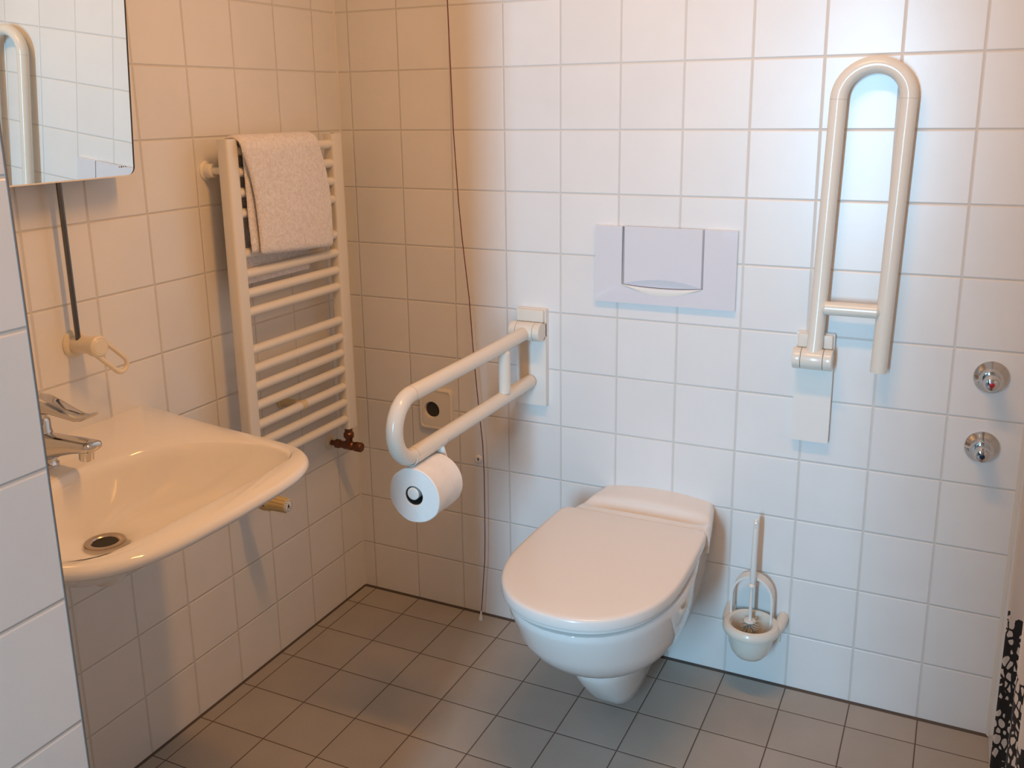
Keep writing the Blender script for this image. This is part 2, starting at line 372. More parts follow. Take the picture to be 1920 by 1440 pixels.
def lid_ring(z, ins, cx=TX, yb=-0.158):
    hb, hm, yf, ym = 0.180 - ins, 0.188 - ins, -0.648 + ins, -0.395
    P = [(0, yb - ins), (hb - 0.012, yb - ins), (hb, yb - 0.012 - ins)]
    for i in range(1, 8):
        f = i / 8; P.append((hb + (hm - hb) * math.sin(f * PI / 2), yb - 0.012 + (ym - yb + 0.012) * f))
    for i in range(33):
        a = PI / 2 * i / 32; n = 2.25
        P.append((hm * max(math.cos(a), 0) ** (2 / n), ym + (yf - ym) * math.sin(a) ** (2 / n)))
    P = resample([(x, y, 0) for x, y in P], 44)
    return [(cx + p.x, p.y, z) for p in P] + [(cx - p.x, p.y, z) for p in P[-2:0:-1]]
bm = bmesh.new()
loft(bm, [lid_ring(z, i) for z, i in ((0.4225, 0.022), (0.4225, 0.0065), (0.4240, 0.0045), (0.430, 0.0040))])
obj('toilet_seat', bm, M['seat'], t)
bm = bmesh.new()
top_ = lid_ring(0.456, 0.014)
def shr(P, f, z): return [(TX + (x - TX) * f, -0.39 + (y + 0.39) * f, z) for x, y, _ in P]
loft(bm, [lid_ring(z, i) for z, i in ((0.4300, 0.007), (0.4300, 0.003), (0.4315, 0.0005), (0.434, 0.0), (0.449, 0.0006), (0.4530, 0.0025), (0.4550, 0.0065))] + [top_, shr(top_, 0.8, 0.4568), shr(top_, 0.4, 0.4572)])
obj('toilet_lid', bm, M['seat'], t, angle=60)
for s in (-1, 1): obj('lid_hinge', cyl(bmesh.new(), (TX + s * 0.075 - 0.018, -0.160, 0.440), (TX + s * 0.075 + 0.018, -0.160, 0.440), 0.0085, 20, 0.002), M['seat'], t)

# ------------------------------------------------------------------ flush plate
PX0, PX1, PZ0, PZ1 = 0.737, 1.078, 0.938, 1.1225
t = thing('flush_plate', 'white rectangular flush plate with large centre button on the wall above the toilet', 'flush plate', (0.908, 0, PZ0))
bx0, bx1, bz0 = 0.8055, 1.002, 0.985
NSEG = 16
def arc(x0, x1, zz, drop, n=NSEG): return [(x0 + (x1 - x0) * i / n, zz - drop * (1 - (2 * i / n - 1) ** 2)) for i in range(n + 1)]
# plate as a frame around the button (U-shape, open at the top), bevelled
poly = [(PX0, PZ1), (PX0, PZ0), (PX1, PZ0), (PX1, PZ1), (bx1 + 0.0009, PZ1)] + [(x, z - 0.0011) for x, z in arc(bx1 + 0.0009, bx0 - 0.0009, bz0, 0.006)] + [(bx0 - 0.0009, PZ1)]
bm = prism(bmesh.new(), poly, (0, -0.013, 0), (0, 0, 0), (1, 0, 0), (0, 0, 1)); bevel_all(bm, 0.0005, 2, 50)
obj('cover', bm, M['plate'], t, angle=30)
obj('backing', B(bx0 - 0.002, bx1 + 0.002, -0.004, -0.0005, bz0 - 0.008, PZ1 - 0.002), M['dark'], t)
bm = bmesh.new()   # button face with a scooped lower lip
poly = [(bx0, PZ1)] + arc(bx0, bx1, bz0, 0.006) + [(bx1, PZ1)]
top = [(x, z + 0.0) for x, z in arc(bx0 + 0.006, bx1 - 0.004, bz0 + 0.001, -0.0135)]
lip = arc(bx0, bx1, bz0, 0.006)
yo = -0.0142
up = [bm.verts.new((x, yo, PZ1)) for x, z in top]; mid = [bm.verts.new((x, yo, z)) for x, z in top]; lo = [bm.verts.new((x, yo + 0.0085 * (1 - (2 * i / NSEG - 1) ** 2), z)) for i, (x, z) in enumerate(lip)]
back_ = [bm.verts.new((x, -0.004, z)) for x, z in lip]; bt = [bm.verts.new((x, -0.004, PZ1)) for x, z in lip]
for row0, row1 in ((up, mid), (mid, lo), (lo, back_), (back_, bt), (bt, up)):
    for i in range(NSEG): bm.faces.new((row0[i], row0[i + 1], row1[i + 1], row1[i]))
bm.faces.new((up[0], mid[0], lo[0], back_[0], bt[0])); bm.faces.new((up[-1], mid[-1], lo[-1], back_[-1], bt[-1]))
obj('flush_button', bm, M['plate'], t, angle=12)
# pale crescent finger scoop under the button
bm = bmesh.new(); a0 = arc(bx0 + 0.002, bx1 - 0.002, bz0 - 0.002, 0.007); a1 = arc(bx0 + 0.002, bx1 - 0.002, bz0 - 0.0025, 0.023)
r0 = [bm.verts.new((x, -0.0134, z)) for x, z in a0]; r1 = [bm.verts.new((x, -0.0152, (z * 0.5 + z2 * 0.5))) for (x, z), (_, z2) in zip(a0, a1)]; r2 = [bm.verts.new((x, -0.0133, z)) for x, z in a1]
r3 = [bm.verts.new((x, -0.0128, z)) for x, z in a1]; r4 = [bm.verts.new((x, -0.0128, z)) for x, z in a0]
for ra, rb in ((r0, r1), (r1, r2), (r2, r3), (r3, r4), (r4, r0)):
    for i in range(NSEG): bm.faces.new((ra[i], ra[i + 1], rb[i + 1], rb[i]))
obj('finger_scoop', bm, M['nylon_white'], t)

# ------------------------------------------------------------------ grab bars
def hinge_parts(t, cx, z0=0.652, z1=0.906, hz=0.853):
    bm = prism(bmesh.new(), rrect(cx - 0.0405, cx + 0.0405, z0, z1, 0.003, 3), (0, -0.020, 0), (0, 0, 0), (1, 0, 0), (0, 0, 1)); bevel_all(bm, 0.0012, 2, 50)
    obj('wall_plate', bm, M['nylon_white'], t)
    bm = B(cx - 0.036, cx + 0.038, -0.032, -0.018, 0.873, z1 - 0.001, bev=0.003)
    obj('hinge_cover', bm, M['nylon'], t)
    bm = bmesh.new(); HY = -0.047
    cyl(bm, (cx - 0.0235, HY, hz), (cx + 0.0225, HY, hz), 0.0235, 40, 0.0012)
    box(bm, cx - 0.022, cx + 0.021, -0.045, -0.015, hz - 0.016, hz + 0.016)
    obj('hinge', bm, M['nylon'], t)
    for a, b_, s in ((-0.0415, -0.0245, -0.0405), (0.0235, 0.0415, 0.0245)):
        bm = cyl(bmesh.new(), (cx + a, HY, hz), (cx + b_, HY, hz), 0.0235, 40, 0.0012)
        box(bm, cx + s, cx + s + 0.016, -0.045, -0.015, hz - 0.017, hz + 0.017)
        obj('hinge_cheek', bm, M['nylon'], t)
RT = 0.0172
def arcpts(c, r, a0, a1, f, n=20): return [f(c[0] + r * math.cos(a0 + (a1 - a0) * i / n), c[1] + r * math.sin(a0 + (a1 - a0) * i / n)) for i in range(n + 1)]
# lowered bar, left of the toilet
t = thing('folding_grab_bar', 'cream folding grab bar lowered to horizontal, left of the toilet', 'grab bar', (0.568, 0, 0.652), 'folding grab bars beside the toilet')
hinge_parts(t, 0.568)
bx = 0.566; zu, zl = 0.8455, 0.7155; rr_ = (zu - zl) / 2; ye = -0.666 + rr_
pts = [(bx, -0.052, zu + 0.004), (bx, -0.2, zu + 0.001), (bx, -0.4, zu), (bx, ye, zu)] + arcpts((ye, (zu + zl) / 2), rr_, PI / 2, 3 * PI / 2, lambda a, b_: (bx, a, b_))[1:] + [(bx, -0.4, zl), (bx, -0.2, zl), (bx, -0.026, zl)]
obj('tube_loop', tube(bmesh.new(), pts, RT, 32), M['nylon'], t)
def brace(p0, p1, e, r):
    p0, p1 = Vector(p0), Vector(p1); d = (p1 - p0).normalized()
    return tube(bmesh.new(), [p0, p0 + d * e, p1 - d * e, p1], [0.0006, r, r, 0.0006], 32)
obj('brace', brace((bx + 0.004, -0.181, zu - 0.001), (bx + 0.004, -0.181, zl + 0.001), 0.0145, 0.0145), M['nylon'], t)
for z in (zu, zl): obj('seam_ring', cyl(bmesh.new(), (bx, ye - 0.0003, z), (bx, ye + 0.0003, z), RT + 0.0002, 32), M['seam'], t)
# raised bar, right of the toilet
t = thing('folding_grab_bar', 'cream folding grab bar folded up against the wall, right of the toilet', 'grab bar', (1.261, 0, 0.652), 'folding grab bars beside the toilet')
hinge_parts(t, 1.261)
def fold(x, z): return (x + (z - 0.853) * 0.026, -0.0385 + (z - 0.853) * 0.012, z)
xl, xr = 1.262, 1.397; rc = (xr - xl) / 2; zt = 1.475 - rc
pts = [(1.262, -0.046, 0.862), fold(xl, 0.90), fold(xl, 1.1), fold(xl, zt)] + arcpts(((xl + xr) / 2, zt), rc, PI, 0, fold)[1:] + [fold(xr, 1.1), fold(xr, 0.95), fold(xr, 0.836)]
obj('tube_loop', tube(bmesh.new(), pts, RT, 32), M['nylon'], t)
obj('brace', brace(Vector(fold(xl, 0.969)) + Vector((0, -0.007, 0)), Vector(fold(xr, 0.969)) + Vector((0, -0.007, 0)), 0.0150, 0.0150), M['nylon'], t)
for x in (xl, xr):
    a = Vector(fold(x, zt - 0.0003)); b_ = Vector(fold(x, zt + 0.0003)); obj('seam_ring', tube(bmesh.new(), [a, b_], RT + 0.0002, 32), M['seam'], t)

# ------------------------------------------------------------------ toilet paper and its holder under the lowered bar
RC = (0.577, -0.62, 0.6365)
t = thing('paper_holder', 'white toilet paper holder clipped under the lowered grab bar', 'holder', (RC[0], -0.51, 0.64))
bm = bmesh.new(); prof = [(0.0188 * math.cos(a), 0.0188 * math.sin(a)) for a in [PI + PI * i / 14 for i in range(15)]] + [(0.0174 * math.cos(a), 0.0174 * math.sin(a)) for a in [2 * PI - PI * i / 14 for i in range(15)]]
prism(bm, prof, (0, 0.125, 0), (bx, -0.615, zl), (1, 0, 0), (0, 0, 1))
obj('clip', bm, M['nylon_white'], t)
bm = prism(bmesh.new(), [(bx + 0.018 - RC[0], 0.068), (bx - 0.018 - RC[0], 0.068), (-0.022, 0.0), (-0.014, -0.018), (0.006, -0.022), (0.020, -0.012), (0.024, 0.01)], (0, 0.005, 0), (RC[0], -0.509, RC[2]), (1, 0, 0), (0, 0, 1)); bevel_all(bm, 0.0012, 2, 50)
obj('bracket', bm, M['nylon_white'], t)
obj('spindle', cyl(bmesh.new(), (RC[0] - 0.002, -0.507, RC[2] + 0.004), (RC[0] - 0.002, -0.622, RC[2] + 0.004), 0.0135, 32, 0.002), M['nylon_white'], t)
bm = bmesh.new(); cy0, cy1 = -0.6215, -0.5215
def ring(y, r, wob=0.0): return [(RC[0] + (r + wob * noise.noise(Vector((math.cos(2 * PI * k / 64) * 2, math.sin(2 * PI * k / 64) * 2, y * 30)))) * math.cos(2 * PI * k / 64), y, RC[2] + (r + wob * noise.noise(Vector((math.cos(2 * PI * k / 64) * 2, math.sin(2 * PI * k / 64) * 2, y * 30)))) * math.sin(2 * PI * k / 64)) for k in range(64)]
rs = [ring(cy0 + 0.012, 0.0205), ring(cy0 + 0.001, 0.0205), ring(cy0, 0.0215), ring(cy0, 0.05), ring(cy0 + 0.0003, 0.0575, 0.002)]
rs += [ring(cy0 + 0.002 + (cy1 - cy0 - 0.004) * i / 8, 0.0588, 0.0022) for i in range(9)] + [ring(cy1 - 0.0003, 0.0575, 0.002), ring(cy1, 0.0215), ring(cy1 - 0.001, 0.0205), ring(cy1 - 0.012, 0.0205), ring(cy0 + 0.012, 0.0205)]
loft(bm, rs, False, False); bmesh.ops.remove_doubles(bm, verts=bm.verts, dist=1e-5)
roll = obj('toilet_paper_roll', bm, M['paper']); tag(roll, 'white toilet paper roll hanging under the lowered grab bar', 'toilet paper')
bm = bmesh.new(); loft(bm, [ring(cy0 + 0.003, 0.0203), ring(cy1 - 0.003, 0.0203), ring(cy1 - 0.003, 0.0192), ring(cy0 + 0.003, 0.0192), ring(cy0 + 0.003, 0.0203)], False, False)
obj('cardboard_core', bm, simple('dark_core', (0.05, 0.042, 0.036), 0.8), roll)

# ------------------------------------------------------------------ wall socket
t = thing('wall_socket', 'beige square wall plate with a dark round opening, low behind the lowered grab bar', 'wall socket', (0.272, 0, 0.53))
bm = bmesh.new(); HC = (0.262, 0.594)
N_ = 48; sq = resample([(x, z, 0) for x, z in rrect(0.222, 0.325, 0.538, 0.656, 0.010, 5)], N_, True)
def face(y, P): return [(p.x, y, p.y) for p in P]
def hole(y, r):
    out = []
    for p in sq:
        a = math.atan2(p.y - HC[1], p.x - HC[0]); out.append((HC[0] + r * math.cos(a), y, HC[1] + r * math.sin(a)))
    return out
def inset(P, d):
    cx, cy = 0.2735, 0.597
    return [Vector((cx + (p.x - cx) * (1 - d / 0.05), cy + (p.y - cy) * (1 - d / 0.05), 0)) for p in P]
loft(bm, [face(0, sq), face(-0.010, sq), face(-0.013, inset(sq, 0.003)), face(-0.013, inset(sq, 0.006)), face(-0.0115, inset(sq, 0.007)), hole(-0.0125, 0.030), hole(-0.012, 0.024), hole(-0.006, 0.0215), hole(-0.001, 0.021)], True, True)
obj('cover', bm, M['socket'], t)
bm = bmesh.new(); lathe(bm, (HC[0], -0.0012, HC[1]), (0, -1, 0), [(0, 0.0208), (0.004, 0.0208)], 40)
obj('opening', bm, simple('dark_recess', (0.035, 0.028, 0.022), 0.6), t)

# ------------------------------------------------------------------ alarm cord
t = thing('pull_cord', 'thin dark red emergency pull cord hanging from the ceiling down the back wall', 'pull cord', (0.411, -0.035, 0.0))
cp = [(0.352, H), (0.356, 1.95), (0.360, 1.654), (0.3645, 1.45), (0.367, 1.339), (0.376, 1.17), (0.384, 1.073), (0.400, 0.921), (0.407, 0.80), (0.415, 0.693), (0.423, 0.60), (0.430, 0.53), (0.4325, 0.44), (0.432, 0.347), (0.431, 0.26), (0.4285, 0.188), (0.421, 0.10), (0.415, 0.03)]
obj('cord', tube(bmesh.new(), [(x, -0.035, z) for x, z in cp], 0.0013, 8), M['cord'], t)
obj('cord_end', lathe(bmesh.new(), (0.411, -0.035, 0.0), (0.1, 0, 1), [(0, 0.004), (0.0005, 0.0058), (0.003, 0.0062), (0.010, 0.0050), (0.020, 0.0028), (0.026, 0.0022), (0.027, 0.001)], 20), M['nylon_white'], t)
t = thing('cord_guide', 'small round white cord guide screwed to the wall beside the pull cord', 'cord guide', (0.399, 0, 0.4686))
obj('guide_disc', lathe(bmesh.new(), (0.399, 0, 0.4686), (0, -1, 0), [(0, 0.0112), (0.003, 0.0115), (0.0055, 0.0095), (0.0065, 0.006), (0.0045, 0.003), (0.0045, 0.0001)], 28), M['nylon_white'], t)
obj('screw', B(0.3976, 0.4004, -0.0062, -0.004, 0.464, 0.472, bev=0.0005, seg=1), M['dark'], t)

# ------------------------------------------------------------------ toilet brush set
BX, BY = 1.163, -0.072  # centre of the brush bowl
t = thing('brush_holder', 'white wall-mounted toilet brush bowl with an arched back, right of the toilet', 'brush holder', (BX, 0, 0.10))
def orng(z, r, k=0.0, n=56):
    """round at the front, running straight to the wall at the back"""
    out = []
    for i in range(n):
        a = 2 * PI * i / n; c, s = math.cos(a), math.sin(a)
        out.append((BX + r * c, BY + r * s, z))
    return out
bm = bmesh.new()
prof = [(0.098, 0.012), (0.1, 0.022), (0.108, 0.037), (0.122, 0.048), (0.140, 0.0545), (0.158, 0.0575), (0.170, 0.0585), (0.1715, 0.064), (0.175, 0.0695), (0.182, 0.072), (0.190, 0.0715), (0.1965, 0.067), (0.199, 0.060), (0.196, 0.054), (0.188, 0.051), (0.160, 0.047), (0.135, 0.040), (0.12, 0.02)]
loft(bm, [orng(0.104 + (z - 0.098) * 0.95, r * 0.93) for z, r in prof])
obj('bowl', bm, M['nylon'], t)
bm = bmesh.new()   # lugs from the rim back to the wall
for s in (-1, 1):
    tube(bm, [(BX + s * 0.052, -0.086, 0.184), (BX + s * 0.060, -0.055, 0.185), (BX + s * 0.0625, -0.02, 0.187), (BX + s * 0.0625, 0.0, 0.189)], [0.009, 0.0125, 0.0135, 0.0135], 20)
box(bm, BX - 0.060, BX + 0.060, -0.006, 0, 0.12, 0.176, bev=0.002)
obj('wall_bracket', bm, M['nylon'], t)
# arch: a flat band standing in front of the wall
bm = bmesh.new(); ah, az0, azt = 0.0500, 0.172, 0.297
outp = [(ah, az0)] + [(ah * math.cos(a), azt - ah + ah * math.sin(a)) for a in [PI * i / 28 for i in range(29)]] + [(-ah, az0)]
outp = [(x, z if z < azt - ah else azt - ah + (z - azt + ah) * 1.15) for x, z in outp]
i_ = [(x * 0.905, z if z < azt - ah else (azt - ah) + (z - azt + ah) * 0.905) for x, z in outp]
y0, y1 = -0.050, -0.022
def put(P, y): return [bm.verts.new((BX - 0.006 + x, y, z)) for x, z in P]
a, b_, c_, d_ = put(outp, y0), put(i_, y0), put(i_, y1), put(outp, y1)
for k in range(len(a) - 1):
    for p, q in ((a, b_), (b_, c_), (c_, d_), (d_, a)): bm.faces.new((p[k], p[k + 1], q[k + 1], q[k]))
bm.faces.new((a[0], b_[0], c_[0], d_[0])); bm.faces.new((a[-1], b_[-1], c_[-1], d_[-1]))
obj('arch', bm, M['nylon_white'], t, angle=30)
t = thing('toilet_brush', 'white toilet brush standing in the bowl on the wall, right of the toilet', 'toilet brush', (BX, BY, 0.14))
sx = 1.158; sy = -0.062
obj('handle', tube(bmesh.new(), [(sx + 0.002, sy, 0.293), (sx + 0.002, sy, 0.306), (sx + 0.002, sy, 0.36), (sx + 0.003, sy, 0.42), (sx + 0.003, sy, 0.448), (sx + 0.003, sy, 0.457), (sx + 0.003, sy, 0.460)], [0.0045, 0.0075, 0.0068, 0.0064, 0.0060, 0.0042, 0.001], 24), M['nylon_white'], t)
obj('rod', tube(bmesh.new(), [(sx, sy, 0.195), (sx, sy, 0.282), (sx, sy, 0.285), (sx, sy, 0.289), (sx, sy, 0.293)], [0.0042, 0.0042, 0.0085, 0.0085, 0.0045], 24), M['nylon_white'], t)
obj('hanging_hole', B(sx + 0.001, sx + 0.005, sy - 0.0068, sy - 0.004, 0.437, 0.452, bev=0.0008, seg=1), M['plate'], t)
obj('collar', cyl(bmesh.new(), (sx, sy, 0.1925), (sx, sy, 0.197), 0.014, 28, 0.0015), M['nylon_white'], t)
bm = bmesh.new(); random.seed(3)
for k in range(240):
    a = random.uniform(0, 2 * PI); e = random.uniform(-0.8, 0.45); L_ = random.uniform(0.020, 0.027)
    p0 = Vector((sx, sy, 0.187 + random.uniform(-0.03, 0.004))); d = Vector((math.cos(a) * math.cos(e), math.sin(a) * math.cos(e), math.sin(e)))
    tube(bm, [p0, p0 + d * L_], [0.0011, 0.0008], 5)
o = obj('bristles', bm, M['bristle'], t); o['kind'] = 'stuff'

# ------------------------------------------------------------------ shower valve knobs
def knob(x, z, mcol, label, capname):
    t = thing('valve_knob', label, 'valve', (x, 0, z), 'chrome stop valves on the back wall')
    obj('escutcheon', lathe(bmesh.new(), (x, 0, z), (0, -1, 0), [(0, 0.0345), (0.0025, 0.0345), (0.005, 0.0325), (0.010, 0.026), (0.017, 0.0195), (0.022, 0.0175), (0.0225, 0.014)], 48), M['chrome'], t)
    obj('grip', lathe(bmesh.new(), (x, -0.020, z), (0, -1, 0), [(0, 0.0150), (0.010, 0.0150), (0.012, 0.0158), (0.030, 0.0165), (0.038, 0.0155), (0.043, 0.012), (0.0445, 0.006), (0.0447, 0.0001)], 40), M['chrome'], t)
    obj(capname, lathe(bmesh.new(), (x, -0.0640, z), (0, -1, 0), [(0, 0.0052), (0.0014, 0.0052), (0.0018, 0.0035), (0.0019, 0.0001)], 24), mcol, t)['label'] = 'red marker disc' if mcol is M['red'] else 'dark blue marker disc'
knob(1.615, 0.839, M['red'], 'upper chrome valve knob with a red dot, far right on the back wall', 'marker')
knob(1.612, 0.684, M['navy'], 'lower chrome valve knob with a dark dot, far right on the back wall', 'marker')

# ------------------------------------------------------------------ towel radiator
t = thing('towel_radiator', 'white ladder towel radiator with round bars on the left wall', 'radiator', (0.065, -0.32, 0.545))
def post(y0, y1):
    P = rrect(0.050, 0.081, y0, y1, 0.006, 4)
    return prism(bmesh.new(), P, (0, 0, 1.342 - 0.5555), (0, 0, 0.5555), (1, 0, 0), (0, 1, 0))
for y0, y1 in ((-0.532, -0.495), (-0.1475, -0.1065)):
    bm = post(y0, y1); bevel_all(bm, 0.0008, 1, 70); obj('post', bm, M['enamel'], t)
BZ = [1.3158, 1.2686, 1.2231, 1.1771, 1.0865, 1.0392, 0.9936, 0.9497, 0.8592, 0.8134, 0.7694, 0.7235, 0.6757, 0.6305, 0.5834]
for z in BZ: obj('bar', tube(bmesh.new(), [(0.068, -0.497, z), (0.068, -0.145, z)], 0.0113, 24), M['enamel'], t)
def mount(y, z, xe):
    bm = bmesh.new()
    lathe(bm, (0, y, z), (1, 0, 0), [(0, 0.0215), (0.003, 0.0215), (0.005, 0.0195), (0.0055, 0.016), (0.022, 0.0155), (0.024, 0.014), (0.024, 0.008), (xe, 0.008)], 32)
    return bm
bm = mount(-0.515, 1.273, 0.052); obj('wall_mount', bm, M['enamel'], t)
obj('wall_mount', mount(-0.127, 1.273, 0.052), M['enamel'], t)
bm = bmesh.new(); lathe(bm, (0, -0.322, 0.6757), (1, 0, 0), [(0, 0.016), (0.004, 0.016), (0.006, 0.0115), (0.055, 0.0115), (0.057, 0.009)], 28)
cyl(bm, (0.068, -0.331, 0.6757), (0.068, -0.313, 0.6757), 0.0128, 28, 0.001)
o = obj('bar_clamp', bm, simple('yellowed_plastic', (0.72, 0.62, 0.40), 0.4), t); o['label'] = 'yellowed plastic wall clamp'
for y in (-0.5135, -0.127): obj('vent_plug', cyl(bmesh.new(), (0.0655, y, 1.3415), (0.0655, y, 1.3435), 0.004, 12), M['steel'], t)
# right valve (brass, unpainted)
t2 = thing('radiator_valve', 'small dark brass angle valve under the right post of the towel radiator', 'valve', (0.0655, -0.130, 0.50), 'radiator valves')
VY, VZ = -0.130, 0.5015
o = obj('rosette', lathe(bmesh.new(), (0, VY, VZ), (1, 0, 0), [(0, 0.021), (0.002, 0.021), (0.005, 0.017), (0.0055, 0.0095)], 32), M['beige'], t2)
bm = bmesh.new()
lathe(bm, (0, VY, VZ), (1, 0, 0), [(0, 0.0075), (0.022, 0.0075), (0.022, 0.0125), (0.033, 0.0125), (0.035, 0.010), (0.048, 0.0105), (0.052, 0.0125), (0.076, 0.0125), (0.080, 0.0095), (0.086, 0.0095)], 24)
obj('valve_body', bm, M['brass'], t2)
obj('cap', lathe(bmesh.new(), (0.084, VY, VZ), (1, 0, 0), [(0, 0.0125), (0.002, 0.0135), (0.020, 0.0135), (0.023, 0.0115), (0.0235, 0.0001)], 24), M['brass'], t2)
bm = bmesh.new(); lathe(bm, (0.0655, VY, VZ + 0.006), (0, 0, 1), [(0, 0.0095), (0.012, 0.0095), (0.014, 0.0100), (0.020, 0.0142), (0.030, 0.0142), (0.034, 0.0110), (0.049, 0.0105)], 24)
obj('union_nut', bm, M['brass'], t2)
# left thermostatic valve
t3 = thing('radiator_valve', 'yellowed ribbed thermostat knob under the sink edge, below the towel radiator', 'valve', (0.0655, -0.512, 0.49), 'radiator valves')
VY = -0.513; VZ = 0.495
obj('rosette', lathe(bmesh.new(), (0, VY, VZ), (1, 0, 0), [(0, 0.021), (0.002, 0.021), (0.005, 0.017), (0.0055, 0.0095)], 32), M['beige'], t3)
bm = bmesh.new(); lathe(bm, (0, VY, VZ), (1, 0, 0), [(0, 0.0075), (0.022, 0.0075), (0.022, 0.0125), (0.033, 0.0125), (0.048, 0.0105), (0.052, 0.0125), (0.08, 0.0125)], 24)
lathe(bm, (0.0655, VY, VZ + 0.006), (0, 0, 1), [(0, 0.0095), (0.014, 0.0100), (0.020, 0.0142), (0.030, 0.0142), (0.034, 0.0110), (0.055, 0.0105)], 24)
obj('valve_body', bm, M['brass'], t3)
YP = simple('yellowed_knob', (0.68, 0.52, 0.24), 0.35)
bm = bmesh.new(); n = 96
def gear(s, r, d, y=VY, z=VZ):
    out = []
    for k in range(n):
        a = 2 * PI * k / n; rr = r - (d if (k % 8) < 2 else 0); out.append((s, y + rr * math.cos(a), z + rr * math.sin(a)))
    return out
loft(bm, [gear(0.080, 0.016, 0), gear(0.082, 0.0205, 0), gear(0.094, 0.0225, 0), gear(0.0945, 0.0215, 0), gear(0.108, 0.0215, 0), gear(0.112, 0.0200, 0), gear(0.113, 0.0192, 0.0016), gear(0.155, 0.0178, 0.0016), gear(0.158, 0.0165, 0.001), gear(0.159, 0.014, 0)])
obj('thermostat_head', bm, YP, t3, angle=25)
bm = bmesh.new(); lathe(bm, (0.1588, VY, VZ), (1, 0, 0), [(0, 0.0150), (0.001, 0.0150), (0.0014, 0.0138), (0.0015, 0.0001)], 32)
obj('end_cap', bm, M['nylon_white'], t3)
bm = bmesh.new()
for k in range(14):
    a = 2 * PI * k / 14; cy_, cz_ = VY + 0.0128 * math.cos(a), VZ + 0.0128 * math.sin(a)
    lathe(bm, (0.1602, cy_, cz_), (1, 0, 0), [(0, 0.0011), (0.0005, 0.0011)], 8)
prism(bm, [(-0.0042, -0.0035), (0.0042, -0.0035), (0, 0.0055)], (0.0006, 0, 0), (0.1602, VY, VZ), (0, 1, 0), (0, 0, 1))
prism(bm, [(-0.0058, -0.0075), (0.0058, -0.0060), (0.0058, -0.0052), (-0.0058, -0.0066)], (0.0006, 0, 0), (0.1602, VY, VZ), (0, 1, 0), (0, 0, 1))
o = obj('scale_marks', bm, M['dark'], t3, smooth=False); o['label'] = 'dark dots and triangle mark'
obj('notch', B(0.104, 0.110, VY + 0.004, VY + 0.010, VZ + 0.0195, VZ + 0.0222, bev=0.0005, seg=1), M['dark'], t3, smooth=False)
obj('notch', B(0.097, 0.104, VY - 0.0225, VY - 0.0205, VZ - 0.002, VZ + 0.001), M['dark'], t3, smooth=False)

# ------------------------------------------------------------------ towel over the radiator
def towel_layer(bm, off, yl, yr, zfront, zback, th, seed, nar=0.036, nY=40, x0=0.068, zb=1.3158, rb=0.0113):
    """a strip draped over the top bar; off = distance from the bar surface"""
    r = rb + off; path = []
    nb, nt_, nf = 22, 14, 26
    for i in range(nb): path.append((x0 - r, zback + (zb - zback) * i / nb, -1 + i / nb))
    for i in range(nt_ + 1):
        a = PI - PI * i / nt_; path.append((x0 + r * math.cos(a), zb + r * math.sin(a), 0.0))
    for i in range(1, nf + 1): path.append((x0 + r, zb + (zfront - zb) * i / nf, i / nf))
    n = len(path)
    # outward side is +nx? choose the sign so that the shell grows away from the bar
    O = [[None] * (nY + 1) for _ in range(n)]; I = [[None] * (nY + 1) for _ in range(n)]
    for i in range(n):
        a = path[max(i - 1, 0)]; c = path[min(i + 1, n - 1)]
        tx, tz = c[0] - a[0], c[1] - a[1]; q = math.hypot(tx, tz) or 1
        onx, onz = -tz / q, tx / q
        if (path[i][0] - x0) * onx + (max(path[i][1] - zb, 0)) * onz < 0: onx, onz = -onx, -onz
        for j in range(nY + 1):
            x, z, f = path[i]; v = j / nY; ff = max(f, 0)
            l = yl + nar * (1 - (1 - ff) ** 3); rt = yr + 0.036 * (1 - (1 - min(1, ff * 1.6)) ** 2)
            if ff > 0.88: rt -= 0.008 * ((ff - 0.88) / 0.12) ** 2
            y = l + (rt - l) * v
            wob = 0.004 * noise.noise(Vector((y * 9 + seed, z * 7, seed * 3.1))) * (0.25 + ff) + 0.0010 * noise.noise(Vector((y * 90, z * 90, seed)))
            edge = min(v, 1 - v) * (rt - l); rnd = th * (1 if edge > th else math.sqrt(max(0.06, 1 - (1 - edge / th) ** 2)))
            be = (1 - ff) * abs(path[-1][1] - zb) if f > 0 else 1.0
            if f > 0 and be < th: rnd *= math.sqrt(max(0.06, 1 - (1 - be / th) ** 2))
            if f < 0: wob = abs(wob) * 0.3
            mid = max(wob, 0.0) + th / 2; sl = (-0.017 * v * ff) if f >= 0 else 0
            O[i][j] = bm.verts.new((x + onx * (mid + rnd / 2), y, z + onz * (mid + rnd / 2) + sl)); I[i][j] = bm.verts.new((x + onx * (mid - rnd / 2), y, z + onz * (mid - rnd / 2) + sl))
    for i in range(n - 1):
        for j in range(nY):
            bm.faces.new((O[i][j], O[i][j + 1], O[i + 1][j + 1], O[i + 1][j])); bm.faces.new((I[i][j], I[i + 1][j], I[i + 1][j + 1], I[i][j + 1]))
        bm.faces.new((O[i][0], O[i + 1][0], I[i + 1][0], I[i][0])); bm.faces.new((O[i][nY], I[i][nY], I[i + 1][nY], O[i + 1][nY]))
    for j in range(nY):
        bm.faces.new((O[0][j], I[0][j], I[0][j + 1], O[0][j + 1])); bm.faces.new((O[n - 1][j], O[n - 1][j + 1], I[n - 1][j + 1], I[n - 1][j]))
    return bm
bm = bmesh.new()
towel_layer(bm, 0.0005, -0.489, -0.236, 1.086, 1.012, 0.0090, 2.2, 0.004)
towel_layer(bm, 0.0125, -0.503, -0.228, 1.082, 1.030, 0.0110, 5.7)
tw = obj('towel', bm, M['terry'], angle=80); tag(tw, 'folded white terry towel draped over the top of the radiator', 'towel')

